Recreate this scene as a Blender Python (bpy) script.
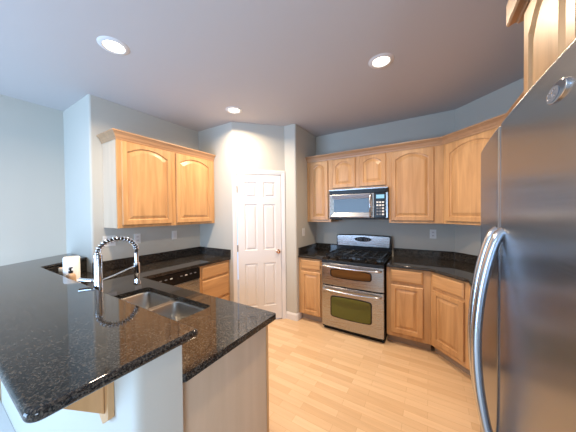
import bpy, bmesh, math, random
from mathutils import Vector, Matrix
from mathutils.geometry import tessellate_polygon
random.seed(4)
PI = math.pi
R = math.radians
for o in list(bpy.data.objects): bpy.data.objects.remove(o)
S = bpy.context.scene
COL = S.collection

# ------------------------------------------------------------------ camera
cam = bpy.data.cameras.new('camera')
cam.sensor_fit = 'HORIZONTAL'; cam.sensor_width = 36.0
cam.lens = 230.45 / 576.0 * 36.0
cam.clip_start = 0.02
camo = bpy.data.objects.new('camera', cam); COL.objects.link(camo)
camo.location = (2.953, -3.454, 1.512)
camo.matrix_world = (Matrix.Translation((2.953, -3.454, 1.512)) @ Matrix.Rotation(R(31.545), 4, 'Z')
                     @ Matrix.Rotation(R(90 - 0.831), 4, 'X') @ Matrix.Rotation(R(-0.558), 4, 'Z'))
S.camera = camo

# ------------------------------------------------------------------ world and daylight
W = bpy.data.worlds.new('world'); S.world = W; W.use_nodes = True
wn = W.node_tree.nodes
wn['Background'].inputs[0].default_value = (0.36, 0.60, 1.0, 1)
wn['Background'].inputs[1].default_value = 1.6

def area(name, loc, rot, sx, sy, power, color):
    l = bpy.data.lights.new(name, 'AREA'); l.shape = 'RECTANGLE'; l.size = sx; l.size_y = sy
    l.energy = power; l.color = color
    o = bpy.data.objects.new(name, l); COL.objects.link(o)
    o.location = loc; o.rotation_euler = rot
    return o
DAY = (0.42, 0.66, 1.0)
# daylight entering through the sliding glass door in the rear wall and the dining window
area('daylight_sliding_door', (0.4, -5.56, 1.12), (R(90), 0, 0), 1.9, 2.0, 150, DAY)
area('daylight_side_window', (3.83, -4.75, 1.45), (0, R(90), 0), 1.1, 0.9, 70, (0.62, 0.78, 1.0))

S.view_settings.view_transform = 'Standard'
S.view_settings.look = 'None'
S.view_settings.exposure = 0.08
S.view_settings.gamma = 1.0
S.view_settings.use_curve_mapping = False
LAMP_POWER = 28.0
LAMP_COLOR = (1.0, 0.78, 0.55)

# ------------------------------------------------------------------ materials
def newmat(name):
    m = bpy.data.materials.new(name); m.use_nodes = True
    return m, m.node_tree.nodes, m.node_tree.links, m.node_tree.nodes['Principled BSDF']

def plain(name, c, rough=0.5, metal=0.0, bump=0.0, bscale=200.0, coat=0.0, spec=0.5):
    m, n, l, b = newmat(name)
    b.inputs['Base Color'].default_value = (*c, 1); b.inputs['Roughness'].default_value = rough
    b.inputs['Metallic'].default_value = metal
    b.inputs['Coat Weight'].default_value = coat
    b.inputs['Specular IOR Level'].default_value = spec
    tc = n.new('ShaderNodeTexCoord'); nz = n.new('ShaderNodeTexNoise')
    nz.inputs['Scale'].default_value = bscale; nz.inputs['Detail'].default_value = 3
    l.new(tc.outputs['Object'], nz.inputs['Vector'])
    if bump > 0:
        bp = n.new('ShaderNodeBump'); bp.inputs['Strength'].default_value = bump; bp.inputs['Distance'].default_value = 0.002
        l.new(nz.outputs['Fac'], bp.inputs['Height']); l.new(bp.outputs['Normal'], b.inputs['Normal'])
    else:
        mr = n.new('ShaderNodeMapRange'); mr.inputs['To Min'].default_value = max(0, rough - 0.02); mr.inputs['To Max'].default_value = rough + 0.02
        l.new(nz.outputs['Fac'], mr.inputs['Value']); l.new(mr.outputs['Result'], b.inputs['Roughness'])
    return m

def wood(name, ca, cb, scale=(14, 14, 1.2), rough=0.34):
    m, n, l, b = newmat(name)
    tc = n.new('ShaderNodeTexCoord'); oi = n.new('ShaderNodeObjectInfo')
    mp = n.new('ShaderNodeMapping'); mp.inputs['Scale'].default_value = scale
    ad = n.new('ShaderNodeVectorMath'); ad.operation = 'ADD'
    ml = n.new('ShaderNodeMath'); ml.operation = 'MULTIPLY'; ml.inputs[1].default_value = 37.0
    l.new(oi.outputs['Random'], ml.inputs[0]); l.new(tc.outputs['Object'], ad.inputs[0]); l.new(ml.outputs[0], ad.inputs[1])
    l.new(ad.outputs[0], mp.inputs['Vector'])
    nz = n.new('ShaderNodeTexNoise'); nz.inputs['Scale'].default_value = 1.3; nz.inputs['Detail'].default_value = 7; nz.inputs['Distortion'].default_value = 0.8
    l.new(mp.outputs[0], nz.inputs['Vector'])
    rp = n.new('ShaderNodeValToRGB'); rp.color_ramp.elements[0].position = 0.3; rp.color_ramp.elements[1].position = 0.72
    rp.color_ramp.elements[0].color = (*ca, 1); rp.color_ramp.elements[1].color = (*cb, 1)
    l.new(nz.outputs['Fac'], rp.inputs[0])
    hs = n.new('ShaderNodeHueSaturation')
    mr = n.new('ShaderNodeMapRange'); mr.inputs['To Min'].default_value = 0.93; mr.inputs['To Max'].default_value = 1.05
    l.new(oi.outputs['Random'], mr.inputs['Value']); l.new(mr.outputs[0], hs.inputs['Value'])
    l.new(rp.outputs[0], hs.inputs['Color']); l.new(hs.outputs[0], b.inputs['Base Color'])
    b.inputs['Roughness'].default_value = rough
    return m

MAPLE_A, MAPLE_B = (0.42, 0.225, 0.095), (0.60, 0.345, 0.155)
M = {}
M['wood'] = wood('maple', MAPLE_A, MAPLE_B)
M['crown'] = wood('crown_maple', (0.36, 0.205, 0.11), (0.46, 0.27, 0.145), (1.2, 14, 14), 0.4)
M['wood_h'] = wood('maple_horizontal', MAPLE_A, MAPLE_B, (1.2, 14, 14))
M['daylit_side'] = wood('daylit_maple_side', (0.50, 0.38, 0.27), (0.58, 0.45, 0.33), (7, 7, 0.9), 0.45)  # same maple, coloured paler to carry the daylight on the cabinet sides
M['wall'] = plain('wall_paint', (0.475, 0.457, 0.405), 0.75, bump=0.12, bscale=130)
M['ceiling'] = plain('ceiling_paint', (0.50, 0.47, 0.46), 0.85, bump=0.2, bscale=90)
M['white'] = plain('white_gloss_paint', (0.68, 0.66, 0.65), 0.38)
M['plastic'] = plain('white_plastic', (0.72, 0.72, 0.70), 0.4)
M['black'] = plain('black_enamel', (0.006, 0.006, 0.007), 0.25, spec=0.3)
M['black_matte'] = plain('black_iron', (0.006, 0.006, 0.006), 0.5, spec=0.3)
M['grey'] = plain('grey_steel_side', (0.16, 0.16, 0.17), 0.45)
M['chrome'] = plain('chrome', (0.82, 0.83, 0.85), 0.10, 1.0)
M['brass'] = plain('rose_brass', (0.72, 0.42, 0.26), 0.22, 1.0)
M['carpet'] = plain('pale_carpet', (0.55, 0.54, 0.52), 0.95, bump=0.5, bscale=400)
M['paper'] = plain('paper', (0.86, 0.85, 0.83), 0.9, bump=0.3, bscale=300)
M['tan'] = plain('tan_plastic', (0.55, 0.36, 0.22), 0.5)
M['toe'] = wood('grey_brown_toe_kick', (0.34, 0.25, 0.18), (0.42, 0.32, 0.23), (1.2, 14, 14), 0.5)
M['darkhole'] = plain('dark_opening', (0.01, 0.01, 0.01), 0.8)

def steel(name, c, rough, axis_scale, aniso=0.0, strength=0.05):
    m, n, l, b = newmat(name)
    b.inputs['Base Color'].default_value = (*c, 1); b.inputs['Metallic'].default_value = 1.0
    tc = n.new('ShaderNodeTexCoord'); mp = n.new('ShaderNodeMapping'); mp.inputs['Scale'].default_value = axis_scale
    nz = n.new('ShaderNodeTexNoise'); nz.inputs['Scale'].default_value = 1; nz.inputs['Detail'].default_value = 4
    l.new(tc.outputs['Object'], mp.inputs['Vector']); l.new(mp.outputs[0], nz.inputs['Vector'])
    mr = n.new('ShaderNodeMapRange'); mr.inputs['To Min'].default_value = rough - 0.05; mr.inputs['To Max'].default_value = rough + 0.06
    l.new(nz.outputs['Fac'], mr.inputs['Value']); l.new(mr.outputs[0], b.inputs['Roughness'])
    bp = n.new('ShaderNodeBump'); bp.inputs['Strength'].default_value = strength; bp.inputs['Distance'].default_value = 0.001
    l.new(nz.outputs['Fac'], bp.inputs['Height']); l.new(bp.outputs[0], b.inputs['Normal'])
    if aniso > 0:
        b.inputs['Anisotropic'].default_value = aniso
        tg = n.new('ShaderNodeTangent'); tg.direction_type = 'RADIAL'; tg.axis = 'Z'
        l.new(tg.outputs[0], b.inputs['Tangent'])
    return m
M['steel'] = steel('brushed_steel', (0.44, 0.435, 0.43), 0.27, (3, 3, 400))
M['fridge'] = steel('fridge_steel', (0.33, 0.345, 0.37), 0.24, (3, 3, 500), 0.75, 0.04)
M['sink'] = steel('sink_steel', (0.50, 0.49, 0.47), 0.30, (6, 6, 6), 0.0, 0.004)
M['handle'] = steel('satin_handle', (0.55, 0.57, 0.61), 0.20, (40, 40, 2))

def glassy(name, c, rough=0.06):
    m = plain(name, c, rough, spec=0.35)
    return m
M['oven_amber_reflection'] = glassy('oven_glass_amber_reflection', (0.12, 0.055, 0.018), 0.12)  # brown floor reflection put into the upper oven window's base colour
M['oven_olive'] = glassy('olive_oven_glass', (0.095, 0.098, 0.022), 0.12)
M['micro_glass'] = glassy('dark_blue_microwave_glass', (0.03, 0.042, 0.055), 0.12)

def granite():
    m, n, l, b = newmat('dark_granite')
    tc = n.new('ShaderNodeTexCoord')
    vo = n.new('ShaderNodeTexVoronoi'); vo.inputs['Scale'].default_value = 260
    vo2 = n.new('ShaderNodeTexVoronoi'); vo2.inputs['Scale'].default_value = 120
    nz = n.new('ShaderNodeTexNoise'); nz.inputs['Scale'].default_value = 25; nz.inputs['Detail'].default_value = 4
    for k in (vo, vo2, nz): l.new(tc.outputs['Object'], k.inputs['Vector'])
    nf = n.new('ShaderNodeTexNoise'); nf.inputs['Scale'].default_value = 120; nf.inputs['Detail'].default_value = 4; nf.inputs['Roughness'].default_value = 0.65
    l.new(tc.outputs['Object'], nf.inputs['Vector'])
    sp = n.new('ShaderNodeSeparateColor'); l.new(vo.outputs['Color'], sp.inputs[0])
    m1 = n.new('ShaderNodeMath'); m1.operation = 'MULTIPLY_ADD'; m1.inputs[1].default_value = 0.30
    m2 = n.new('ShaderNodeMath'); m2.operation = 'MULTIPLY_ADD'; m2.inputs[1].default_value = 0.90
    m3 = n.new('ShaderNodeMath'); m3.operation = 'MULTIPLY'; m3.inputs[1].default_value = 0.20
    l.new(nz.outputs['Fac'], m3.inputs[0]); l.new(nf.outputs['Fac'], m2.inputs[0]); l.new(m3.outputs[0], m2.inputs[2])
    l.new(sp.outputs[0], m1.inputs[0]); l.new(m2.outputs[0], m1.inputs[2])
    rp = n.new('ShaderNodeValToRGB'); e = rp.color_ramp.elements
    e[0].position = 0.52; e[0].color = (0.006, 0.006, 0.007, 1)
    e[1].position = 0.95; e[1].color = (0.095, 0.080, 0.064, 1)
    k = e.new(0.70); k.color = (0.018, 0.016, 0.015, 1)
    l.new(m1.outputs[0], rp.inputs[0]); l.new(rp.outputs[0], b.inputs['Base Color'])
    b.inputs['Roughness'].default_value = 0.05
    b.inputs['Specular IOR Level'].default_value = 0.42
    return m
M['granite'] = granite()

def floor_mat():
    m, n, l, b = newmat('maple_strip_floor')
    tc = n.new('ShaderNodeTexCoord')
    br = n.new('ShaderNodeTexBrick')
    br.inputs['Scale'].default_value = 1.0; br.inputs['Brick Width'].default_value = 0.42; br.inputs['Row Height'].default_value = 0.066
    br.inputs['Mortar Size'].default_value = 0.0012; br.inputs['Mortar Smooth'].default_value = 0.3; br.offset = 0.37; br.offset_frequency = 2
    br.inputs['Bias'].default_value = -0.1
    br.inputs['Color1'].default_value = (0.60, 0.41, 0.24, 1); br.inputs['Color2'].default_value = (0.72, 0.53, 0.34, 1)
    br.inputs['Mortar'].default_value = (0.50, 0.33, 0.18, 1)
    l.new(tc.outputs['Object'], br.inputs['Vector'])
    mp = n.new('ShaderNodeMapping'); mp.inputs['Scale'].default_value = (2.0, 22, 1)
    nz = n.new('ShaderNodeTexNoise'); nz.inputs['Scale'].default_value = 1.5; nz.inputs['Detail'].default_value = 6
    l.new(tc.outputs['Object'], mp.inputs[0]); l.new(mp.outputs[0], nz.inputs['Vector'])
    mr = n.new('ShaderNodeMapRange'); mr.inputs['To Min'].default_value = 0.86; mr.inputs['To Max'].default_value = 1.12
    l.new(nz.outputs['Fac'], mr.inputs['Value'])
    hs = n.new('ShaderNodeHueSaturation'); l.new(br.outputs['Color'], hs.inputs['Color']); l.new(mr.outputs[0], hs.inputs['Value'])
    l.new(hs.outputs[0], b.inputs['Base Color'])
    b.inputs['Roughness'].default_value = 0.33
    return m
M['floor'] = floor_mat()

def emit(name, c, s):
    m, n, l, b = newmat(name)
    b.inputs['Base Color'].default_value = (0.02, 0.02, 0.02, 1)
    b.inputs['Emission Color'].default_value = (*c, 1); b.inputs['Emission Strength'].default_value = s
    return m
M['lamp'] = emit('lamp_diffuser', (1.0, 0.88, 0.70), 5.0)
M['display'] = emit('lit_display', (0.35, 0.75, 1.0), 0.9)

def pane_mat():
    m, n, l, b = newmat('window_glass')
    out = n['Material Output']; tr = n.new('ShaderNodeBsdfTransparent'); gl = n.new('ShaderNodeBsdfGlossy')
    gl.inputs['Roughness'].default_value = 0.02
    fr = n.new('ShaderNodeFresnel'); mx = n.new('ShaderNodeMixShader')
    l.new(fr.outputs[0], mx.inputs[0]); l.new(tr.outputs[0], mx.inputs[1]); l.new(gl.outputs[0], mx.inputs[2]); l.new(mx.outputs[0], out.inputs[0])
    return m
M['pane'] = pane_mat()

# ------------------------------------------------------------------ helpers
def obj(name, bm, m, parent=None, bevel=0.0, seg=2, smooth=None):
    bmesh.ops.recalc_face_normals(bm, faces=bm.faces)
    me = bpy.data.meshes.new(name); bm.to_mesh(me); bm.free()
    me.materials.append(M[m] if isinstance(m, str) else m)
    o = bpy.data.objects.new(name, me); COL.objects.link(o)
    if parent: o.parent = parent
    if smooth is not None:
        me.polygons.foreach_set('use_smooth', [True] * len(me.polygons))
        me.set_sharp_from_angle(angle=R(smooth))
    if bevel > 0:
        me.polygons.foreach_set('use_smooth', [True] * len(me.polygons))
        b = o.modifiers.new('bevel', 'BEVEL'); b.width = bevel; b.segments = seg; b.limit_method = 'ANGLE'; b.angle_limit = R(35)
        b.harden_normals = True
    return o

def tag(o, label=None, cat=None, group=None, kind=None):
    if label: o['label'] = label
    if cat: o['category'] = cat
    if group: o['group'] = group
    if kind: o['kind'] = kind
    return o

def thing(name, label, cat, loc=(0, 0, 0), rz=0.0, group=None):
    o = bpy.data.objects.new(name, None); COL.objects.link(o)
    o.location = loc; o.rotation_euler = (0, 0, rz); o.empty_display_size = 0.05
    return tag(o, label, cat, group)

def struct(name, bm, m, **k):
    o = obj(name, bm, m, **k); o['kind'] = 'structure'
    return o

def box(bm, x0, x1, y0, y1, z0, z1):
    v = [bm.verts.new((x, y, z)) for z in (z0, z1) for x, y in ((x0, y0), (x1, y0), (x1, y1), (x0, y1))]
    for f in ((3, 2, 1, 0), (4, 5, 6, 7), (0, 1, 5, 4), (1, 2, 6, 5), (2, 3, 7, 6), (3, 0, 4, 7)):
        bm.faces.new([v[i] for i in f])
    return bm
def BX(*a): return box(bmesh.new(), *a)

def prism(bm, outer, z0, z1, holes=(), axis='Z'):
    """extrude polygon(s); axis Z: pts are (x,y); axis Y: pts are (x,z) between y=z0..z1; axis X: pts are (y,z)"""
    def mk(p, h):
        return {'Z': (p[0], p[1], h), 'Y': (p[0], h, p[1]), 'X': (h, p[0], p[1])}[axis]
    loops = [outer] + list(holes)
    bot = [[bm.verts.new(mk(p, z0)) for p in L] for L in loops]
    top = [[bm.verts.new(mk(p, z1)) for p in L] for L in loops]
    if not holes:
        bm.faces.new(bot[0][::-1]); bm.faces.new(top[0])
    else:
        tris = tessellate_polygon([[Vector((p[0], p[1], 0)) for p in L] for L in loops])
        fb = [v for L in bot for v in L]; ft = [v for L in top for v in L]
        for t in tris:
            bm.faces.new([ft[i] for i in t]); bm.faces.new([fb[i] for i in t][::-1])
    for b, t in zip(bot, top):
        n = len(b)
        for i in range(n):
            bm.faces.new((b[i], b[(i + 1) % n], t[(i + 1) % n], t[i]))
    return bm

def rpoly(pts, radii, n=5):
    out = []
    N = len(pts)
    for i, p in enumerate(pts):
        r = radii if isinstance(radii, (int, float)) else radii.get(i, 0)
        if r <= 0: out.append(tuple(p)); continue
        P = Vector(p); A = Vector(pts[i - 1]); B = Vector(pts[(i + 1) % N])
        u = (A - P).normalized(); w = (B - P).normalized()
        ang = u.angle(w); d = r / math.tan(ang / 2)
        c = P + (u + w).normalized() * (r / math.sin(ang / 2))
        s = P + u * d; e = P + w * d
        a0 = math.atan2(s.y - c.y, s.x - c.x); a1 = math.atan2(e.y - c.y, e.x - c.x)
        da = (a1 - a0 + PI) % (2 * PI) - PI
        for k in range(n + 1):
            a = a0 + da * k / n; out.append((c.x + r * math.cos(a), c.y + r * math.sin(a)))
    return out
def rrect(x0, x1, y0, y1, r, n=5): return rpoly([(x0, y0), (x1, y0), (x1, y1), (x0, y1)], r, n)

def lathe(bm, prof, seg=24, c=(0, 0, 0), axis='Z'):
    rings = []
    for r, h in prof:
        ring = []
        for i in range(seg):
            a = 2 * PI * i / seg; x, y = r * math.cos(a), r * math.sin(a)
            p = {'Z': (x, y, h), 'Y': (x, h, y), 'X': (h, x, y)}[axis]
            ring.append(bm.verts.new((p[0] + c[0], p[1] + c[1], p[2] + c[2])))
        rings.append(ring)
    for a, b in zip(rings, rings[1:]):
        for i in range(seg): bm.faces.new((a[i], a[(i + 1) % seg], b[(i + 1) % seg], b[i]))
    bm.faces.new(rings[0][::-1]); bm.faces.new(rings[-1])
    return bm

def tube(bm, path, r, seg=12, r2=None, up=(0, 0, 1)):
    """sweep an ellipse (r across, r2 along the second axis) along a path"""
    pts = [Vector(p) for p in path]; n = len(pts); rings = []
    ra = r if callable(r) else (lambda t: r)
    prev = None
    for i, p in enumerate(pts):
        t = (pts[min(i + 1, n - 1)] - pts[max(i - 1, 0)]).normalized()
        if prev is None:
            a = Vector(up).cross(t)
            if a.length < 1e-4: a = Vector((1, 0, 0)).cross(t)
            a.normalize()
        else:
            a = prev - t * prev.dot(t); a.normalize()
        prev = a; b = t.cross(a)
        R1 = ra(i / (n - 1)); R2 = R1 if r2 is None else r2
        rings.append([bm.verts.new(p + a * math.cos(2 * PI * k / seg) * R1 + b * math.sin(2 * PI * k / seg) * R2) for k in range(seg)])
    for x, y in zip(rings, rings[1:]):
        for k in range(seg): bm.faces.new((x[k], x[(k + 1) % seg], y[(k + 1) % seg], y[k]))
    bm.faces.new(rings[0][::-1]); bm.faces.new(rings[-1])
    return bm

def sweep(bm, path, prof, z0=0.0, closed_ends=True):
    """mitred moulding: path of (x,y), room side on the right of travel; prof of (out, z)"""
    P = [Vector(p) for p in path]; n = len(P); rings = []
    for i in range(n):
        def nrm(a, b):
            d = (b - a).normalized(); return Vector((d.y, -d.x))
        if i == 0: m = nrm(P[0], P[1])
        elif i == n - 1: m = nrm(P[-2], P[-1])
        else:
            n1, n2 = nrm(P[i - 1], P[i]), nrm(P[i], P[i + 1]); m = (n1 + n2) / (1 + n1.dot(n2))
        rings.append([bm.verts.new((P[i].x + m.x * o, P[i].y + m.y * o, z0 + z)) for o, z in prof])
    k = len(prof)
    for a, b in zip(rings, rings[1:]):
        for j in range(k): bm.faces.new((a[j], a[(j + 1) % k], b[(j + 1) % k], b[j]))
    if closed_ends: bm.faces.new(rings[0][::-1]); bm.faces.new(rings[-1])
    return bm

# ------------------------------------------------------------------ room shell
HC = 2.739
struct('floor_dining', BX(-0.75, 3.88, -5.6, -3.107, 0.0005, 0.008), 'carpet')
fl = struct('floor', BX(-2.2, 4.2, -5.8, 0.4, -0.1, 0.0), 'floor')
struct('ceiling', BX(-2.2, 4.2, -5.8, 0.4, HC, HC + 0.1), 'ceiling')
q = 0.70711
E0 = Vector((0.682, -1.188)); E1 = Vector((1.198, -0.672)); ed = (E1 - E0).normalized(); en = Vector((ed.y, -ed.x))  # en points to the room
EL = (E1 - E0).length
j0 = E0 + ed * 0.058; j1 = E1 - ed * 0.058
bk = -en * 0.14
left_poly = rpoly([(-0.87, -2.497), (0, -2.497), (0, -1.188), tuple(E0), tuple(j0), tuple(j0 + bk), (0.45, -0.9), (-0.87, -0.9)], {1: 0.022, 3: 0.012})
struct('wall_left', prism(bmesh.new(), left_poly, 0, HC), 'wall', smooth=30)
struct('wall_dining', BX(-0.87, -0.75, -5.6, -2.497, 0, HC), 'wall')
right_poly = rpoly([tuple(j1), tuple(E1), (1.377, -0.672), (1.377, 0.12), (1.1, 0.12), tuple(j1 + bk)], {2: 0.022})
struct('wall_pantry_right', prism(bmesh.new(), right_poly, 0, HC), 'wall', smooth=30)
struct('wall_pantry_header', prism(bmesh.new(), [tuple(j0), tuple(j1), tuple(j1 + bk), tuple(j0 + bk)], 2.045, HC), 'wall')
struct('wall_back', BX(1.377, 3.219, 0, 0.12, 0, HC), 'wall')
struct('wall_corner', prism(bmesh.new(), [(3.219, 0), (3.88, -0.661), (4.0, -0.61), (3.27, 0.12), (3.219, 0.12)], 0, HC), 'wall')
struct('wall_right', BX(3.88, 4.0, -4.25, -0.661, 0, HC), 'wall')
# rear wall with the sliding door opening, dining wall with a window opening
b = bmesh.new()
for a in ((-0.87, -0.6, 0, HC), (1.4, 4.0, 0, HC), (-0.6, 1.4, 2.15, HC)): box(b, a[0], a[1], -5.72, -5.6, a[2], a[3])
struct('wall_rear', b, 'wall')
b = bmesh.new()
for a in ((-5.6, -5.25, 0, HC), (-5.25, -4.25, 0, 0.88), (-5.25, -4.25, 2.02, HC)): box(b, 3.88, 4.0, a[0], a[1], a[2], a[3])
struct('wall_right_window', b, 'wall')
b = bmesh.new()
for x0, x1 in ((-0.6, -0.54), (0.37, 0.43), (1.34, 1.4)): box(b, x0, x1, -5.69, -5.63, 0, 2.15)
box(b, -0.54, 1.34, -5.69, -5.63, 0, 0.05); box(b, -0.54, 1.34, -5.69, -5.63, 2.1, 2.15)
sd = struct('door_2', b, 'white')
obj('pane', BX(-0.54, 1.34, -5.665, -5.655, 0.05, 2.1), 'pane', sd)
b = bmesh.new()
for y0, y1 in ((-5.25, -5.2), (-4.775, -4.725), (-4.3, -4.25)): box(b, 3.91, 3.98, y0, y1, 0.88, 2.02)
box(b, 3.91, 3.98, -5.2, -4.3, 0.88, 0.93); box(b, 3.91, 3.98, -5.2, -4.3, 1.97, 2.02)
wd = struct('window_1', b, 'white')
obj('pane', BX(3.94, 3.95, -5.2, -4.3, 0.93, 1.97), 'pane', wd)

# pony wall carrying the bar
pony = rpoly([(2.178, -2.945), (2.178, -3.105), (0.02, -3.105), (-0.40, -2.497), (-0.16, -2.497), (0.14, -2.945)][::-1], {4: 0.03})
struct('wall_peninsula', prism(bmesh.new(), pony, 0, 1.035), 'wall', smooth=30)

# baseboards
bp = [(0, 0), (0.014, 0), (0.014, 0.075), (0.009, 0.088), (0.004, 0.1), (0, 0.1)]
struct('baseboard_pantry', sweep(bmesh.new(), [(1.206, -0.672), (1.355, -0.672), (1.3705, -0.6655), (1.377, -0.65), (1.377, -0.56)], bp), 'white')
struct('baseboard_dining', sweep(bmesh.new(), [(-0.75, -5.6), (-0.75, -2.497), (-0.42, -2.497)], bp), 'white')
struct('baseboard_right', sweep(bmesh.new(), [(3.88, -3.3), (3.88, -5.6)], bp), 'white')

# ------------------------------------------------------------------ pantry door
def place2(o, p, z=0.0):
    o.location = (p[0], p[1], z); o.rotation_euler = (0, 0, math.atan2(ed.y, ed.x))
DW = EL - 0.116
# local frame: x along the wall, -y into the room
def panel_door(w, h, t, panels):
    """six panel door: front face with sunk mouldings and raised fields"""
    bm = bmesh.new()
    xs = sorted({0, w} | {p[0] for p in panels} | {p[1] for p in panels})
    zs = sorted({0, h} | {p[2] for p in panels} | {p[3] for p in panels})
    for i in range(len(xs) - 1):
        for k in range(len(zs) - 1):
            x0, x1, z0, z1 = xs[i], xs[i + 1], zs[k], zs[k + 1]
            isp = any(abs(p[0] - x0) < 1e-6 and abs(p[1] - x1) < 1e-6 and abs(p[2] - z0) < 1e-6 and abs(p[3] - z1) < 1e-6 for p in panels)
            loops = [(0, -t)]
            if isp: loops += [(0.008, -t + 0.009), (0.018, -t + 0.009), (0.036, -t + 0.001)]
            prev = None
            for d, y in loops:
                v = [bm.verts.new((x, y, z)) for x, z in ((x0 + d, z0 + d), (x1 - d, z0 + d), (x1 - d, z1 - d), (x0 + d, z1 - d))]
                if prev:
                    for a in range(4): bm.faces.new((prev[a], prev[(a + 1) % 4], v[(a + 1) % 4], v[a]))
                prev = v
            bm.faces.new(prev)
    bmesh.ops.remove_doubles(bm, verts=bm.verts, dist=1e-5)
    f = [(0, 0), (w, 0), (w, h), (0, h)]
    bv = [bm.verts.new((x, 0, z)) for x, z in f]; fv = [bm.verts.new((x, -t, z)) for x, z in f]
    bm.faces.new(bv)
    for a in range(4): bm.faces.new((bv[a], bv[(a + 1) % 4], fv[(a + 1) % 4], fv[a]))
    return bm
pw0, pw1, pw2, pw3 = 0.095, DW / 2 - 0.043, DW / 2 + 0.043, DW - 0.095
pans = []
for x0, x1 in ((pw0, pw1), (pw2, pw3)):
    pans += [(x0, x1, 0.20, 0.80), (x0, x1, 0.985, 1.62), (x0, x1, 1.715, 1.925)]
d1 = struct('door_1', panel_door(DW - 0.014, 2.022, 0.035, pans), 'white')
place2(d1, j0 + ed * 0.008 - en * 0.022, 0.014)
hx, hz = DW - 0.062, 0.955
obj('door_knob', lathe(lathe(bmesh.new(), [(0.030, 0), (0.030, -0.006), (0.012, -0.010), (0.010, -0.030)], c=(hx, -0.035, hz), axis='Y'),
    [(0.010, -0.028), (0.022, -0.036), (0.027, -0.048), (0.024, -0.060), (0.012, -0.066)], c=(hx, -0.035, hz), axis='Y'), 'brass', d1, smooth=40)
for z in (0.20, 1.02, 1.82):
    obj('hinge', lathe(bmesh.new(), [(0.006, z - 0.045), (0.006, z + 0.045)], 10, (-0.003, -0.040, 0)), 'grey', d1, smooth=40)
# casing and jamb
b = bmesh.new()
cs = [(0.000, 0.0), (0.0, 0.009), (0.02, 0.014), (0.05, 0.018), (0.058, 0.012), (0.058, 0.0)]   # (distance from opening, thickness)
def casing():
    bm = bmesh.new(); loops = []
    H = 2.045
    path = [((0, 0), (-1, 0)), ((0, H), (-1, 1)), ((DW, H), (1, 1)), ((DW, 0), (1, 0))]
    for (px, pz), (dx, dz) in path:
        loops.append([bm.verts.new((px + dx * d, -t, pz + dz * d)) for d, t in cs])
    k = len(cs)
    for a, c in zip(loops, loops[1:]):
        for j in range(k): bm.faces.new((a[j], a[(j + 1) % k], c[(j + 1) % k], c[j]))
    bm.faces.new(loops[0]); bm.faces.new(loops[-1])
    return bm
c1 = struct('trim_1', casing(), 'white'); place2(c1, j0)

# ------------------------------------------------------------------ ceiling lights
lamp0 = None
lamps = [((0.994, -2.665), 'round recessed ceiling light above the sink and bar, the leftmost and largest of the three'),
         ((2.618, -1.437), 'round recessed ceiling light above the floor before the range, rightmost of the three'),
         ((0.973, -1.432), 'small-looking round recessed ceiling light nearest the pantry door')]
for (x, y), lab in lamps:
    t = thing('recessed_ceiling_light', lab, 'ceiling light', (x, y, HC), 0, 'recessed lights in the kitchen ceiling')
    b = bmesh.new(); prof = [(0.064, -0.003), (0.070, -0.010), (0.092, -0.006), (0.098, -0.0005)]
    rings = []
    for r, h in prof: rings.append([b.verts.new((r * math.cos(2 * PI * i / 36), r * math.sin(2 * PI * i / 36), h)) for i in range(36)])
    for a, c in zip(rings, rings[1:]):
        for i in range(36): b.faces.new((a[i], a[(i + 1) % 36], c[(i + 1) % 36], c[i]))
    obj('trim_ring', b, 'white', t, smooth=50)
    obj('lamp_diffuser', lathe(bmesh.new(), [(0.066, -0.003), (0.062, -0.005), (0.045, -0.007), (0.015, -0.008)], 32), 'lamp', t, smooth=60)
    l = bpy.data.lights.new('lamp_light', 'AREA'); l.shape = 'DISK'; l.size = 0.12; l.energy = LAMP_POWER; l.spread = R(158); l.color = LAMP_COLOR
    lo = bpy.data.objects.new('lamp_light', l); COL.objects.link(lo); lo.parent = t; lo.location = (0, 0, -0.02)

# ------------------------------------------------------------------ cabinets
def arch_loop(x0, x1, z0, z1, rise, d, n=12):
    """door opening loop inset by d: BL, BR, then the arch from right to left"""
    a0, a1 = x0 + d, x1 - d; b0 = z0 + d; zs = z1 - rise - d
    L = [(a0, b0), (a1, b0)]
    cx = (a0 + a1) / 2; hw = (a1 - a0) / 2
    for i in range(n + 1):
        u = 1 - 2 * i / n
        uu = u / 0.93
        k = max(0.0, 1 - uu * uu) if abs(uu) < 1 else 0.0
        L.append((cx + u * hw, zs + rise * (k ** 0.8)))
    return L
def door_mesh(w, h, rise, t=0.02, st=0.048, n=14):
    bm = bmesh.new()
    top_r = st + 0.002
    def outer(d):
        L = [(d, d), (w - d, d)]
        for i in range(n + 1):
            u = 1 - 2 * i / n; L.append((w / 2 + u * (w / 2 - d), h - d))
        return L
    loops = [(outer(0), 0), (outer(0), -t + 0.004), (outer(0.004), -t)]
    def inner(d): return arch_loop(st, w - st, st, h - top_r + 0.012, rise, d, n)
    loops += [(inner(0), -t), (inner(0.003), -t + 0.009), (inner(0.012), -t + 0.012), (inner(0.040), -t + 0.0025), (inner(0.044), -t + 0.001)]
    vs = [[bm.verts.new((x, y, z)) for x, z in L] for L, y in loops]
    k = len(vs[0])
    for a, c in zip(vs, vs[1:]):
        for i in range(k):
            try: bm.faces.new((a[i], a[(i + 1) % k], c[(i + 1) % k], c[i]))
            except ValueError: pass
    bm.faces.new(vs[-1]); bm.faces.new(vs[0][::-1])
    return bm
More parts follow.
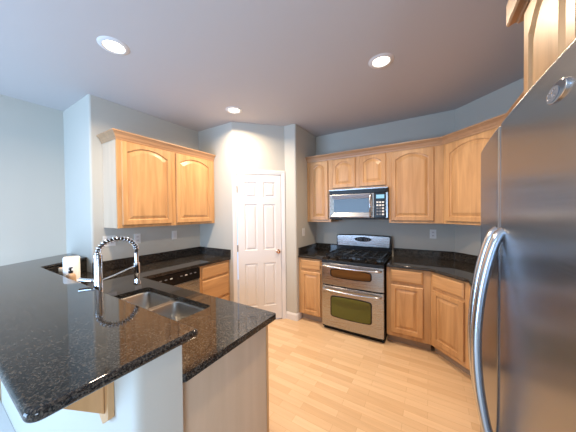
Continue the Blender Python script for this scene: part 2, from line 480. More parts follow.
def drawer_mesh(w, h, t=0.02):
    bm = bmesh.new(); loops = [(0, 0), (0, -t + 0.009), (0.003, -t + 0.006), (0.014, -t + 0.0005), (0.017, -t)]
    vs = [[bm.verts.new((x, y, z)) for x, z in ((d, d), (w - d, d), (w - d, h - d), (d, h - d))] for d, y in loops]
    for a, c in zip(vs, vs[1:]):
        for i in range(4): bm.faces.new((a[i], a[(i + 1) % 4], c[(i + 1) % 4], c[i]))
    bm.faces.new(vs[-1]); bm.faces.new(vs[0][::-1])
    return bm
def at(o, x, y, z):
    o.location = (x, y, z); return o
def cabinet(name, label, cat, loc, rz, w, d, z0, z1, doors=(), drawers=(), side='wood', frames=(), toe=False, poly=None, hollow=False, group=None):
    """local x along the front 0..w, wall at y=0, frame front at y=-d. doors (x0,x1,z0,z1,rise), drawers (x0,x1,z0,z1)"""
    t = thing(name, label, cat, (loc[0], loc[1], 0), rz, group)
    if hollow:
        b = bmesh.new()
        box(b, 0, 0.018, -d + 0.02, 0, z0, z1); box(b, w - 0.018, w, -d + 0.02, 0, z0, z1)
        box(b, 0.018, w - 0.018, -0.012, 0, z0, z1); box(b, 0.018, w - 0.018, -d + 0.02, -0.012, z0, z0 + 0.018)
    elif poly: b = prism(bmesh.new(), poly, z0, z1)
    else: b = BX(0, w, -d + 0.02, 0, z0, z1)
    obj('body', b, side, t)
    # face frame: stiles and rails as one joined piece
    b = bmesh.new(); s = 0.035
    xs = [0] + list(frames) + [w]
    ops = []
    prism(b, [(0.0, z0), (w, z0), (w, z1), (0.0, z1)], -d, -d + 0.02, axis='Y')
    obj('face_frame', b, 'wood', t)
    for (x0, x1, a, c, rise) in doors:
        at(obj('door', door_mesh(x1 - x0, c - a, rise), 'wood', t), x0, -d, a)
    for (x0, x1, a, c) in drawers:
        at(obj('drawer', drawer_mesh(x1 - x0, c - a), 'wood_h', t), x0, -d, a)
    if toe:
        obj('toe_kick', BX(0.0, w, -d + 0.075, -d + 0.09, 0.0, z0), 'toe', t)
    return t

ZU0, ZU1 = 1.372, 2.286
UD = 0.325
# left wall upper cabinet (two arched doors) -- local x runs towards +Y
YA, YB = -2.394, -1.190
wl = YB - YA
upl = cabinet('upper_cabinet', 'maple wall cabinet with two arched doors and a pale daylit side panel on the left wall', 'cabinet',
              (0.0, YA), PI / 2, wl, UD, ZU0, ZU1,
              doors=[(0.040, 0.560, 1.402, 2.245, 0.062), (0.620, 1.150, 1.402, 2.245, 0.062)], side='daylit_side')
crown = [(0.0, -0.030), (0.004, -0.030), (0.008, -0.012), (0.014, -0.004), (0.022, 0.016), (0.040, 0.036), (0.045, 0.040), (0.045, 0.052), (0.0, 0.052)]
# path local: around the open end and along the front (room side on the right of travel)
b = sweep(bmesh.new(), [(wl, -UD), (0.0, -UD), (0.0, 0.0)][::-1], [(o, z) for o, z in crown], ZU1)
# travel from wall out then along: room side is to the right
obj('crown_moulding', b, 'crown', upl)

# back wall uppers
x4 = 1.379; xs0, xs1 = 1.754, 2.520; xu = 3.219 - UD * 0.4142
cabinet('upper_cabinet', 'narrow maple wall cabinet with one arched door left of the microwave', 'cabinet', (x4, 0), 0, xs0 - x4 - 0.001, UD, ZU0, ZU1,
        doors=[(0.055, 0.335, 1.402, 2.245, 0.05)], group='wall cabinets on the range wall')
cabinet('upper_cabinet', 'short maple wall cabinet with two small arched doors above the microwave', 'cabinet', (xs0, 0), 0, xs1 - xs0, UD, 1.822, ZU1,
        doors=[(0.030, 0.348, 1.850, 2.245, 0.05), (0.408, 0.732, 1.850, 2.245, 0.05)], group='wall cabinets on the range wall')
wA = xu - xs1 - 0.001
cabinet('upper_cabinet', 'maple wall cabinet with one wide arched door right of the microwave', 'cabinet', (xs1 + 0.001, 0), 0, wA, UD, ZU0, ZU1,
        doors=[(0.028, 0.475, 1.402, 2.245, 0.06)], group='wall cabinets on the range wall')
# diagonal upper: wall corner (3.219,0), direction (q,-q); width at the front
DL = (Vector((3.88, -0.661)) - Vector((3.219, 0))).length
# local x=0 at wall bend
fx0 = UD * 0.4142; fx1 = DL - UD * 0.4142
def diag_cab(name, label, d, z0, z1, doors, drawers=(), toe=False):
    f0 = d * 0.4142; f1 = DL - d * 0.4142
    t = thing(name, label, 'cabinet', (3.219, 0, 0), -PI / 4)
    k = (d - 0.02) * 0.4142
    eps = 0.002
    obj('body', prism(bmesh.new(), [(eps, 0), (k + eps, -d + 0.02), (DL - k - eps, -d + 0.02), (DL - eps, 0)], z0, z1), 'wood', t)
    obj('face_frame', prism(bmesh.new(), [(k + eps, -d + 0.02), (f0 + eps, -d), (f1 - eps, -d), (DL - k - eps, -d + 0.02)], z0, z1), 'wood', t)
    for (x0, x1, a, c, rise) in doors:
        at(obj('door', door_mesh(x1 - x0, c - a, rise), 'wood', t), f0 + x0, -d, a)
    for (x0, x1, a, c) in drawers:
        at(obj('drawer', drawer_mesh(x1 - x0, c - a), 'wood_h', t), f0 + x0, -d, a)
    if toe:
        dd = d - 0.075; g0 = dd * 0.4142
        obj('toe_kick', BX(g0 + eps, DL - g0 - eps, -dd, -dd + 0.015, 0, z0), 'toe', t)
    return t
diag_cab('corner_upper_cabinet', 'maple wall cabinet with an arched door set diagonally across the corner, partly behind the refrigerator', UD, ZU0, ZU1,
         [(0.045, 0.62, 1.402, 2.245, 0.07)])
# upper on the right wall between the corner and the refrigerator
yR0 = -0.661 - UD * 0.4142
cabinet('upper_cabinet', 'maple wall cabinet on the right wall hidden behind the refrigerator', 'cabinet', (3.88, yR0 - 0.001), -PI / 2, 2.15 + yR0, UD, ZU0, ZU1,
        doors=[(0.03, 0.62, 1.402, 2.245, 0.06), (0.67, 1.30, 1.402, 2.245, 0.06)])
# crown along the whole run
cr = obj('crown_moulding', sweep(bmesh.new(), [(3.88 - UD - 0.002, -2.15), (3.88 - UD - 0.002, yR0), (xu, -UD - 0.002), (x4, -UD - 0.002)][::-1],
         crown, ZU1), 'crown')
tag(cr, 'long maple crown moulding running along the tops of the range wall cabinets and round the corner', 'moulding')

# cabinet over the refrigerator
XO = 3.27
fo = cabinet('over_refrigerator_cabinet', 'deep maple cabinet with arched doors high above the refrigerator', 'cabinet', (3.878, -2.186), -PI / 2,
             0.93, 3.878 - XO, 1.775, ZU1, doors=[(0.075, 0.435, 1.790, 2.240, 0.07), (0.495, 0.855, 1.790, 2.240, 0.07)])
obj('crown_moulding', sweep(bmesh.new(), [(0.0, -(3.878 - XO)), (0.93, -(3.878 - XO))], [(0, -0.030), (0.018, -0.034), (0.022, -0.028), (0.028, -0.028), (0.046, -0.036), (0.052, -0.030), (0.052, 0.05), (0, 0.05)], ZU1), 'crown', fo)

# ------------------------------------------------------------------ base cabinets
BD, ZB0, ZB1 = 0.61, 0.10, 0.880
cabinet('base_cabinet', 'narrow maple base cabinet with a drawer and door left of the range', 'cabinet', (x4, 0), 0, xs0 - x4 - 0.002, BD, ZB0, ZB1,
        doors=[(0.045, 0.335, 0.115, 0.700, 0)], drawers=[(0.045, 0.335, 0.735, 0.862)], toe=True, group='base cabinets on the range wall')
xb = 3.219 - BD * 0.4142
cabinet('base_cabinet', 'maple base cabinet with a drawer over a raised-panel door right of the range', 'cabinet', (xs1 + 0.012, 0), 0, xb - xs1 - 0.013, BD, ZB0, ZB1,
        doors=[(0.045, 0.362, 0.150, 0.690, 0)], drawers=[(0.045, 0.362, 0.722, 0.862)], toe=True, group='base cabinets on the range wall')
diag_cab('corner_base_cabinet', 'maple base cabinet set diagonally in the corner, its door seen beside the refrigerator handles', BD, ZB0, ZB1,
         [(0.030, 0.365, 0.150, 0.690, 0)], [(0.030, 0.365, 0.722, 0.862)], toe=True)
yb0 = -0.661 - BD * 0.4142
cabinet('base_cabinet', 'maple base cabinet on the right wall hidden behind the refrigerator', 'cabinet', (3.88, yb0 - 0.001), -PI / 2, 2.15 + yb0, BD, ZB0, ZB1,
        doors=[(0.03, 0.59, 0.15, 0.69, 0), (0.63, 1.19, 0.15, 0.69, 0)], drawers=[(0.03, 0.59, 0.722, 0.862), (0.63, 1.19, 0.722, 0.862)], toe=True)
# left wall drawers
cabinet('drawer_cabinet', 'maple base cabinet of stacked drawers beside the pantry door', 'cabinet', (0.0, -1.672), PI / 2, 0.482, BD, ZB0, ZB1,
        drawers=[(0.03, 0.455, 0.712, 0.858), (0.03, 0.455, 0.422, 0.692), (0.03, 0.455, 0.125, 0.402)], toe=True)
# sink base in the peninsula, facing the kitchen (+Y); local x runs towards -X
sk = cabinet('sink_base_cabinet', 'peninsula base cabinet holding the sink, with a pale tan daylit end panel', 'cabinet', (2.115, -2.942), PI, 1.478, 0.59, ZB0, ZB1,
        doors=[(0.04, 0.36, 0.15, 0.69, 0), (0.42, 0.80, 0.15, 0.69, 0), (0.83, 1.21, 0.15, 0.69, 0)], drawers=[(0.04, 0.36, 0.722, 0.862), (0.42, 1.21, 0.722, 0.862)],
        hollow=True, toe=True)
obj('end_panel', BX(-0.016, 0.0, -0.565, 0.0, 0.0, ZB1), 'daylit_side', sk)
obj('corner_post', BX(-0.020, 0.0, -0.582, -0.565, 0.0, ZB1), 'wood', sk)

# ------------------------------------------------------------------ granite tops
def counter(name, label, outer, z0, z1, holes=(), bev=0.013, seg=4):
    return tag(obj(name, prism(bmesh.new(), outer, z0, z1, holes), 'granite', None, bevel=bev, seg=seg), label, 'countertop')
ZC0, ZC1 = 0.881, 0.914
# sink opening
SX0, SX1, SY0, SY1 = 0.985, 1.755, -2.850, -2.452
hole = rrect(SX0, SX1, SY0, SY1, 0.03)
lo = rpoly([(0.002, -1.190), (0.635, -1.190), (0.635, -2.330), (2.177, -2.330), (2.177, -2.943), (0.141, -2.943), (-0.155, -2.499), (0.002, -2.499)][::-1],
           {3: 0.02, 4: 0.012})
lower = counter('countertop', 'polished dark granite worktop holding the sink and running along the left wall', lo, ZC0, ZC1, [hole])
b = bmesh.new()
box(b, 0.002, 0.022, -2.499, -1.190, ZC1 + 0.0005, 1.016); box(b, 0.022, 0.64, -1.210, -1.190, ZC1 + 0.0005, 1.016)
obj('backsplash', b, 'granite', lower, bevel=0.002)
b = prism(bmesh.new(), [(0.143, -2.943), (2.12, -2.943), (2.12, -2.925), (0.153, -2.925), (-0.135, -2.499), (-0.155, -2.499)], ZC1 + 0.0005, 1.034)
obj('bar_backsplash', b, 'granite', lower)
barp = rpoly([(2.196, -2.880), (2.196, -3.332), (-0.10, -3.332), (-0.63, -2.499), (-0.12, -2.499), (0.105, -2.880)][::-1], {4: 0.03, 5: 0.02})
counter('bar_countertop', 'raised polished dark granite bar top with a rounded corner in the foreground', barp, 1.036, 1.067, bev=0.014)
cA = counter('countertop', 'short dark granite worktop between the pantry wall and the range',
             [(x4, -0.002), (x4, -0.640), (1.752, -0.640), (1.752, -0.002)], ZC0, ZC1, bev=0.012)
b = bmesh.new(); box(b, x4 + 0.02, 1.752, -0.022, -0.002, ZC1 + 0.0005, 1.016); box(b, x4, x4 + 0.02, -0.62, -0.002, ZC1 + 0.0005, 1.016)
obj('backsplash', b, 'granite', cA, bevel=0.002)
od = 0.640 * 0.4142
cB = counter('countertop', 'dark granite worktop right of the range that turns diagonally behind the refrigerator',
             [(xs1 + 0.012, -0.002), (xs1 + 0.012, -0.64), (3.219 - od, -0.64), (3.88 - 0.64, -0.661 - od), (3.24, -2.15), (3.878, -2.15), (3.878, -0.662), (3.2185, -0.002)],
             ZC0, ZC1, bev=0.012)
sp = [(0, 0), (0.02, 0), (0.02, 0.1015), (0, 0.1015)]
obj('backsplash', sweep(bmesh.new(), [(xs1 + 0.012, -0.002), (3.2185, -0.002), (3.878, -0.662), (3.878, -2.15)][::1], sp, ZC1 + 0.0005), 'granite', cB, bevel=0.002)

# corbel under the bar
co = thing('corbel', 'wooden bracket under the overhanging bar top on the dining side', 'bracket', (1.995, -3.105, 0.79))
obj('back_plate', prism(bmesh.new(), [(-0.045, 0.035), (0.0, 0.0), (0.045, 0.035), (0.045, 0.245), (-0.045, 0.245)], -0.020, -0.0005, axis='Y'), 'wood', co, bevel=0.002)
obj('web', prism(bmesh.new(), [(-0.0205, 0.045), (-0.0205, 0.2455), (-0.195, 0.2455), (-0.195, 0.205)], -0.022, 0.022, axis='X'), 'wood', co, bevel=0.003)

# ------------------------------------------------------------------ sink
sn = thing('kitchen_sink', 'stainless steel double-bowl undermount sink in the peninsula worktop', 'sink', (1.37, -2.651, 0.0))
def bowl(x0, x1, y0, y1, zt, depth):
    bm = bmesh.new(); rings = []
    for ins, z, r in ((-0.004, zt, 0.04), (0.015, zt, 0.045), (0.019, zt - 0.007, 0.045), (0.024, zt - depth + 0.03, 0.05), (0.034, zt - depth + 0.008, 0.05), (0.055, zt - depth, 0.04)):
        rings.append([bm.verts.new((x, y, z)) for x, y in rrect(x0 + ins, x1 - ins, y0 + ins, y1 - ins, r)])
    for a, c in zip(rings, rings[1:]):
        k = len(a)
        for i in range(k): bm.faces.new((a[i], a[(i + 1) % k], c[(i + 1) % k], c[i]))
    bm.faces.new(rings[-1])
    return bm
hw = (SX1 - SX0) / 2; hd = (SY1 - SY0) / 2
for x0, x1 in ((-hw - 0.004, -0.0045), (0.0045, hw + 0.004)):
    bw = obj('bowl', bowl(x0, x1, -hd - 0.004, hd + 0.004, 0.8795, 0.20), 'sink', sn, smooth=50)
    obj('drain', lathe(bmesh.new(), [(0.044, 0.0005), (0.044, 0.003), (0.036, 0.004), (0.030, 0.0015), (0.006, 0.0015), (0.006, 0.006), (0.001, 0.007)], 24, ((x0 + x1) / 2, 0, 0.6795)), 'chrome', bw, smooth=40)

# ------------------------------------------------------------------ faucet
fx, fy = 1.165, -2.845
fa = thing('kitchen_faucet', 'tall chrome spring-neck faucet arching over the sink', 'faucet', (fx, fy, ZC1), R(-13))
obj('base_flange', lathe(bmesh.new(), [(0.030, 0.001), (0.030, 0.008), (0.024, 0.014)], 24), 'chrome', fa, smooth=40)
obj('column', lathe(bmesh.new(), [(0.024, 0.014), (0.024, 0.18), (0.022, 0.185), (0.022, 0.325), (0.024, 0.327), (0.024, 0.344), (0.014, 0.348)], 24), 'chrome', fa, smooth=40)
ar = 0.104; av = 0.086; zt = 0.348
path = [(0, ar - ar * math.cos(a), zt + 0.002 + av * math.sin(a)) for a in [PI * i / 40 for i in range(41)]]
obj('hose', tube(bmesh.new(), path + [(0, 2 * ar, zt - 0.03 * k / 3) for k in range(1, 4)] , 0.0095, 10), 'black_matte', fa, smooth=60)
turns = 17; hp = []
for i in range(turns * 12 + 1):
    t = i / (turns * 12); a = PI * t; ph = 2 * PI * turns * t
    c = Vector((0, ar - ar * math.cos(a), zt + 0.002 + av * math.sin(a))); rad = Vector((0, -math.cos(a), math.sin(a)))
    hp.append(c + rad * 0.016 * math.cos(ph) + Vector((1, 0, 0)) * 0.016 * math.sin(ph))
obj('spring', tube(bmesh.new(), hp, 0.0030, 6), 'chrome', fa, smooth=60)
obj('spray_head', lathe(bmesh.new(), [(0.010, 0.33), (0.013, 0.33), (0.013, 0.262), (0.020, 0.258), (0.020, 0.185), (0.016, 0.18), (0.016, 0.145), (0.024, 0.125), (0.024, 0.112), (0.012, 0.110)], 20, (0, 2 * ar, 0)), 'chrome', fa, smooth=40)
obj('spray_button', BX(0.016, 0.024, 2 * ar - 0.006, 2 * ar + 0.006, 0.19, 0.245), 'black', fa, bevel=0.002)
obj('docking_arm', tube(bmesh.new(), [(0, 0.015, 0.178), (0, 0.08, 0.196), (0, 2 * ar - 0.018, 0.236)], 0.0045, 8), 'chrome', fa, smooth=50)
obj('lever_handle', tube(tube(bmesh.new(), [(-0.012, -0.010, 0.178), (-0.024, -0.028, 0.179)], 0.014, 14), [(-0.024, -0.028, 0.179), (-0.05, -0.055, 0.182), (-0.075, -0.085, 0.187)], 0.0125, 12), 'chrome', fa, smooth=50)

# things standing behind the bar top
pt = thing('paper_towel_roll', 'white paper towel roll standing on the worktop behind the bar', 'paper towels', (0.475, -2.785, ZC1))
b = bmesh.new(); rr = []
prof = [(0.019, 0.252), (0.022, 0.256), (0.048, 0.256), (0.052, 0.25), (0.052, 0.004), (0.048, 0.001)]
lathe(b, prof[::-1], 32)
obj('paper', b, 'paper', pt, smooth=40)
obj('core', lathe(bmesh.new(), [(0.022, 0.2562), (0.022, 0.2566)], 20), 'tan', pt)
bxo = tag(obj('wooden_block', BX(0.33, 0.405, -2.83, -2.755, ZC1 + 0.0005, 1.075), 'tan', bevel=0.006), 'small tan block left of the paper towel roll behind the bar', 'box')
sb = thing('soap_bottle', 'tan soap bottle with a black pump between the paper roll and faucet', 'soap bottle', (0.60, -2.825, ZC1))
obj('bottle', lathe(bmesh.new(), [(0.026, 0.001), (0.030, 0.006), (0.030, 0.125), (0.024, 0.140), (0.012, 0.146), (0.012, 0.152)], 20), 'tan', sb, smooth=40)
obj('pump', tube(lathe(bmesh.new(), [(0.014, 0.152), (0.014, 0.166), (0.005, 0.168), (0.005, 0.185), (0.012, 0.186), (0.012, 0.194)], 16), [(0, 0, 0.190), (0.02, -0.01, 0.190), (0.045, -0.02, 0.184)], 0.005, 8), 'black', sb, smooth=40)

# ------------------------------------------------------------------ outlets and switches
def wall_plate(kind, label, loc, rz, wide=0.072, n=1):
    t = thing('electrical_outlet' if kind == 'outlet' else 'light_switch', label, 'outlet' if kind == 'outlet' else 'switch', loc, rz, 'outlets and switches on the kitchen walls')
    obj('cover_plate', BX(-wide / 2, wide / 2, -0.006, -0.0005, -0.058, 0.058), 'plastic', t, bevel=0.002)
    for k in range(n):
        x = (k - (n - 1) / 2) * 0.046
        if kind == 'outlet':
            for z in (-0.021, 0.021):
                s = obj('socket', prism(bmesh.new(), rrect(x - 0.017, x + 0.017, z - 0.014, z + 0.014, 0.006), -0.0085, -0.0062, axis='Y'), 'white', t)
                b = bmesh.new(); box(b, x - 0.008, x - 0.005, -0.0092, -0.0086, z - 0.005, z + 0.006); box(b, x + 0.005, x + 0.008, -0.0092, -0.0086, z - 0.005, z + 0.006)
                obj('slots', b, 'darkhole', s)
        else:
            obj('rocker', BX(x - 0.016, x + 0.016, -0.0095, -0.0062, -0.033, 0.033), 'white', t, bevel=0.0015)
    return t
wall_plate('outlet', 'double outlet on the left wall behind the arch of the faucet', (0, -2.345, 1.225), PI / 2, 0.116, 2)
wall_plate('outlet', 'outlet on the left wall just right of the faucet arch', (0, -2.065, 1.222), PI / 2)
wall_plate('switch', 'white plate on the left wall above the dishwasher', (0, -1.60, 1.224), PI / 2)
wall_plate('outlet', 'outlet on the back wall right of the range', (2.992, 0, 1.223), 0)
wall_plate('switch', 'white switch on the pantry side wall left of the range', (1.377, -0.46, 1.225), PI / 2)

# ------------------------------------------------------------------ dishwasher (left run, front faces +X)
dw = thing('dishwasher', 'stainless steel dishwasher with a black control strip in the left run', 'dishwasher', (0.0, -2.285, 0), PI / 2)
obj('body', BX(0.002, 0.606, -0.58, -0.03, 0.02, 0.875), 'grey', dw)
obj('door', BX(0.004, 0.604, -0.625, -0.581, 0.115, 0.742), 'steel', dw, bevel=0.006)
cp = obj('control_panel', BX(0.004, 0.604, -0.632, -0.581, 0.747, 0.874), 'black', dw, bevel=0.005)
for k in range(9):
    if k == 4: continue
    x = 0.06 + k * 0.058
    obj('button', BX(x, x + 0.026, -0.6345, -0.6325, 0.822, 0.832), 'plastic' if k % 3 == 0 else 'grey', cp)
obj('toe_panel', BX(0.004, 0.604, -0.56, -0.54, 0.0, 0.019), 'black_matte', dw)

# ------------------------------------------------------------------ range
rg = thing('gas_range', 'stainless steel gas range with two ovens, black cooktop and tall back console', 'stove', (1.758, 0, 0))
RW = 0.760; FY = -0.700
obj('body', BX(0, RW, -0.655, -0.03, 0.03, 0.905), 'black', rg)
obj('base', BX(0.01, RW - 0.01, -0.64, -0.05, 0.0, 0.029), 'black_matte', rg)
def oven_door(z0, z1, wz0, wz1, glass, hz):
    d = obj('oven_door', prism(bmesh.new(), [(0.004, -0.656), (0.004, FY + 0.012), (0.06, FY + 0.004), (RW / 2, FY), (RW - 0.06, FY + 0.004), (RW - 0.004, FY + 0.012), (RW - 0.004, -0.656)], z0, z1), 'steel', rg, bevel=0.004)
    def bulged(x0, x1, a, c, r, bulge):
        P = rrect(x0, x1, a, c, r, 6); out = []
        cz = (a + c) / 2
        for x, z in P:
            k = 1 - ((x - (x0 + x1) / 2) / ((x1 - x0) / 2)) ** 2
            out.append((x, z + (bulge * k if z > cz else -bulge * k)))
        # subdivide long edges
        res = []
        for i in range(len(out)):
            p, s = out[i], out[(i + 1) % len(out)]
            res.append(p)
            if abs(p[0] - s[0]) > 0.1:
                for q_ in range(1, 10):
                    x = p[0] + (s[0] - p[0]) * q_ / 10; k = 1 - ((x - (x0 + x1) / 2) / ((x1 - x0) / 2)) ** 2
                    res.append((x, (a - bulge * k) if p[1] < cz else (c + bulge * k)))
        return res
    wn_ = obj('window_frame', prism(bmesh.new(), bulged(0.125, 0.628, wz0 - 0.010, wz1 + 0.010, 0.03, 0.012), FY - 0.003, FY + 0.010, axis='Y'), 'black', d, smooth=30)
    obj('window', prism(bmesh.new(), bulged(0.138, 0.615, wz0, wz1, 0.025, 0.012), FY - 0.0045, FY - 0.003, axis='Y'), glass, d, smooth=30)
    hb = bmesh.new()
    pth = [(0.03, FY + 0.01, hz), (0.035, FY - 0.03, hz)] + [(0.05 + (RW - 0.10) * i / 14, FY - 0.040 - 0.014 * math.sin(PI * i / 14), hz - 0.006 * math.sin(PI * i / 14)) for i in range(15)] + [(RW - 0.035, FY - 0.03, hz), (RW - 0.03, FY + 0.01, hz)]
    obj('handle', tube(hb, pth, 0.011, 12), 'handle', d, smooth=60)
oven_door(0.592, 0.868, 0.712, 0.792, 'oven_amber_reflection', 0.836)
oven_door(0.062, 0.575, 0.212, 0.448, 'oven_olive', 0.538)
obj('control_front', prism(bmesh.new(), [(-0.654, 0.874), (-0.700, 0.874), (-0.690, 0.905), (-0.640, 0.928), (-0.640, 0.9055), (-0.654, 0.9055)], 0.002, RW - 0.002, axis='X'), 'black', rg, bevel=0.002)
obj('cooktop', BX(0.001, RW - 0.001, -0.638, -0.075, 0.9055, 0.928), 'black', rg, bevel=0.004)
for k, x in enumerate((0.09, 0.20, 0.38, 0.56, 0.67)):
    kb = bmesh.new(); lathe(kb, [(0.019, 0), (0.019, 0.012), (0.015, 0.026), (0.013, 0.027)], 18)
    box(kb, -0.0025, 0.0025, -0.014, 0.014, 0.026, 0.031)
    ko = obj('knob', kb, 'black', rg, smooth=40); ko.location = (x, -0.667, 0.918); ko.rotation_euler = (R(25), 0, 0)
for (x, y, r) in ((0.17, -0.50, 0.045), (0.17, -0.22, 0.038), (0.59, -0.50, 0.052), (0.59, -0.22, 0.038), (0.38, -0.36, 0.05)):
    bu = obj('burner', lathe(bmesh.new(), [(r + 0.02, 0.9285), (r + 0.018, 0.933), (r, 0.934), (r, 0.944), (r * 0.9, 0.945), (0.012, 0.947)], 24, (x, y, 0)), 'black_matte', rg, smooth=40)
for x0, x1 in ((0.03, 0.265), (0.27, 0.49), (0.495, 0.73)):
    g = bmesh.new(); za, zb = 0.956, 0.968
    for y in (-0.615, -0.36, -0.105): box(g, x0, x1, y - 0.006, y + 0.006, za, zb)
    for x in (x0 + 0.006, (x0 + x1) / 2, x1 - 0.006): box(g, x - 0.006, x + 0.006, -0.615, -0.105, za, zb + 0.001)
    for x in (x0 + 0.01, x1 - 0.01):
        for y in (-0.605, -0.36, -0.115): box(g, x - 0.008, x + 0.008, y - 0.008, y + 0.008, 0.9285, za + 0.004)
    for y in (-0.5, -0.22): box(g, x0, x1, y - 0.005, y + 0.005, za, zb)
    obj('grate', g, 'black_matte', rg)
# console
b = prism(bmesh.new(), rpoly([(-0.012, 0.929), (RW - 0.0, 0.929), (RW - 0.006, 1.178), (RW / 2, 1.188), (-0.008, 1.178)], {2: 0.02, 4: 0.02}), -0.074, -0.028, axis='Y')
cn = obj('console', b, 'black', rg, bevel=0.003)
b = prism(bmesh.new(), rpoly([(0.008, 1.018), (RW - 0.030, 1.018), (RW - 0.022, 1.150), (RW - 0.035, 1.166), (RW / 2, 1.174), (0.016, 1.166), (0.000, 1.15)], {0: 0.01, 1: 0.01}), -0.080, -0.075, axis='Y')
cf = obj('console_face', b, 'steel', cn, bevel=0.002)
el = [(RW / 2 + 0.0 + 0.118 * math.cos(a), 1.118 + 0.034 * math.sin(a)) for a in [2 * PI * i / 32 for i in range(32)]]
pn = obj('display', prism(bmesh.new(), el, -0.0835, -0.0805, axis='Y'), 'black', cf)
b = bmesh.new()
for x in (-0.075, -0.05, -0.025, 0.03, 0.055, 0.08):
    for z in (1.105, 1.122): obj('button', BX(RW / 2 + x - 0.007, RW / 2 + x + 0.007, -0.0845, -0.0836, z, z + 0.006), 'grey', cf)
b.free()
# ------------------------------------------------------------------ microwave
mw = thing('microwave', 'stainless steel over-the-range microwave with a dark window and lit keypad', 'microwave', (1.757, 0, 1.415))
MW, MD, MH = 0.760, 0.395, 0.404
obj('body', BX(0.0, MW, -MD + 0.02, -0.01, 0.0, MH), 'black', mw)
obj('vent_grille', BX(0.0, MW, -MD - 0.002, -MD + 0.019, MH - 0.062, MH), 'black', mw, bevel=0.003)
obj('vent_trim', BX(0.0, MW, -MD - 0.006, -MD + 0.0, MH - 0.012, MH + 0.001), 'steel', mw)
# door with window and deep bevelled opening
def frame_door(x0, x1, z0, z1, ox0, ox1, oz0, oz1, y, depth):
    bm = bmesh.new()
    def ring(a, b_, c, d, yy): return [bm.verts.new((x, yy, z)) for x, z in ((a, c), (b_, c), (b_, d), (a, d))]
    R0 = ring(x0, x1, z0, z1, y + 0.018); R1 = ring(x0, x1, z0, z1, y + 0.002); R2 = ring(x0 + 0.002, x1 - 0.002, z0 + 0.002, z1 - 0.002, y)
    R3 = ring(x0 + 0.018, x1 - 0.018, z0 + 0.012, z1 - 0.012, y - 0.002)
    R4 = ring(ox0, ox1, oz0, oz1, y + depth); 
    rs = [R0, R1, R2, R3, R4]
    for a, c in zip(rs, rs[1:]):
        for i in range(4): bm.faces.new((a[i], a[(i + 1) % 4], c[(i + 1) % 4], c[i]))
    bm.faces.new(R4); bm.faces.new(R0[::-1])
    return bm
md = obj('door', frame_door(0.003, 0.60, 0.022, MH - 0.066, 0.068, 0.535, 0.095, 0.270, -MD - 0.004, 0.012), 'steel', mw)
obj('window', BX(0.064, 0.539, -MD + 0.004, -MD + 0.007, 0.092, 0.273), 'micro_glass', md)
hp = [(0.556, -MD - 0.004, 0.035)] + [(0.556, -MD - 0.014 - 0.028 * math.sin(PI * i / 12), 0.045 + 0.27 * i / 12) for i in range(13)] + [(0.556, -MD - 0.004, 0.325)]
obj('handle', tube(bmesh.new(), hp, 0.012, 12), 'handle', md, smooth=60)
kp = obj('keypad', BX(0.603, MW - 0.022, -MD - 0.004, -MD + 0.018, 0.022, MH - 0.066), 'black', mw, bevel=0.004)
obj('display', BX(0.625, MW - 0.040, -MD - 0.0055, -MD - 0.0042, 0.265, 0.312), 'display', kp)
for r_ in range(5):
    for c_ in range(3):
        x = 0.627 + c_ * 0.033; z = 0.055 + r_ * 0.038
        obj('button', BX(x, x + 0.024, -MD - 0.0056, -MD - 0.0042, z, z + 0.020), 'plastic' if (r_ > 2 or c_ == 2) else 'grey', kp)
obj('side_trim', BX(MW - 0.020, MW, -MD - 0.004, -MD + 0.018, 0.022, MH - 0.066), 'steel', mw)
obj('bottom_lip', BX(0.0, MW, -MD + 0.0, -MD + 0.019, 0.0, 0.019), 'black_matte', mw)
obj('lamp_lens', BX(0.06, 0.14, -0.32, -0.26, -0.012, -0.0005), 'black_matte', mw)

# ------------------------------------------------------------------ refrigerator (front faces -X)
FR = thing('refrigerator', 'large side-by-side stainless steel refrigerator with long bowed handles filling the right edge', 'refrigerator', (3.86, -2.240, 0), -PI / 2)
FW, FD = 0.910, 0.744
ZT = 1.748
obj('body', BX(0.004, FW - 0.004, -FD + 0.095, 0.0, 0.02, ZT - 0.020), 'grey', FR, bevel=0.004)
obj('base_grille', BX(0.01, FW - 0.01, -FD + 0.07, -FD + 0.094, 0.012, 0.095), 'black_matte', FR)
def fy_(x): return -FD + 0.014 * ((x - FW / 2) / (FW / 2)) ** 2
def fr_door(x0, x1):
    n = 16; P = [(x0, -FD + 0.09)]
    r = 0.018
    for i in range(6):
        a = PI / 2 * i / 5; P.append((x0 + r - r * math.cos(a), fy_(x0 + r) + r - r * math.sin(a)))
    for i in range(1, n):
        x = x0 + r + (x1 - x0 - 2 * r) * i / n; P.append((x, fy_(x)))
    for i in range(6):
        a = PI / 2 * i / 5; P.append((x1 - r + r * math.sin(a), fy_(x1 - r) + r - r * math.cos(a)))
    P.append((x1, -FD + 0.09))
    return prism(bmesh.new(), P, 0.10, ZT)
XG = 0.368
dl = obj('freezer_door', fr_door(0.0, XG - 0.003), 'fridge', FR, smooth=28)
dr = obj('refrigerator_door', fr_door(XG + 0.003, FW), 'fridge', FR, smooth=28)
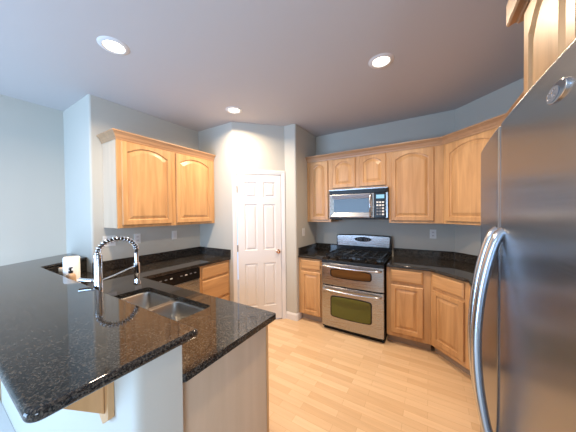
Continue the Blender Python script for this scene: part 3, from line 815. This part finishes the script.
for o in (dl, dr):
    bb = o.modifiers.new('bevel', 'BEVEL'); bb.width = 0.006; bb.segments = 2; bb.limit_method = 'ANGLE'; bb.angle_limit = R(60); bb.harden_normals = True
def fr_handle(x, par):
    n = 26; z0, z1 = 0.825, 1.458
    path = [(x, fy_(x) + 0.004, z1)]
    for i in range(n + 1):
        t = i / n
        path.append((x, fy_(x) - 0.006 - 0.047 * (math.sin(PI * t) ** 0.75), z1 - 0.008 - (z1 - z0 - 0.016) * t))
    path.append((x, fy_(x) + 0.004, z0))
    obj('handle', tube(bmesh.new(), path, 0.017, 16, r2=0.012, up=(0, 1, 0)), 'handle', par, smooth=70)
fr_handle(XG - 0.036, dl); fr_handle(XG + 0.036, dr)
obj('hinge_cover', BX(0.004, 0.05, -FD + 0.022, -FD + 0.12, ZT + 0.0005, ZT + 0.018), 'black_matte', FR, bevel=0.004)
obj('hinge_cover', BX(FW - 0.09, FW - 0.03, -FD + 0.045, -FD + 0.14, ZT - 0.001, ZT + 0.020), 'black_matte', FR, bevel=0.004)
# oval badge
bx_, bz_ = 0.697, 1.692
bt = obj('badge', prism(bmesh.new(), [(bx_ + 0.033 * math.cos(a), bz_ + 0.0145 * math.sin(a)) for a in [2 * PI * i / 32 for i in range(32)]], fy_(bx_) - 0.003, fy_(bx_) + 0.002, axis='Y'), 'chrome', dr, bevel=0.0012)
bi = obj('badge_inlay', prism(bmesh.new(), [(bx_ - 0.008 + 0.020 * math.cos(a), bz_ + 0.0105 * math.sin(a)) for a in [2 * PI * i / 32 for i in range(32)]], fy_(bx_) - 0.0037, fy_(bx_) - 0.0031, axis='Y'), 'grey', dr)
obj('badge_scroll', tube(tube(bmesh.new(), [(bx_ - 0.018 + 0.006 * math.cos(a), fy_(bx_) - 0.0040, bz_ + 0.005 * math.sin(a)) for a in [0.6 + 5.0 * i / 20 for i in range(21)]], 0.0011, 6),
    [(bx_ - 0.001 + 0.006 * math.cos(a), fy_(bx_) - 0.0040, bz_ + 0.005 * math.sin(a)) for a in [0.6 + 5.0 * i / 20 for i in range(21)]], 0.0011, 6), 'chrome', dr)
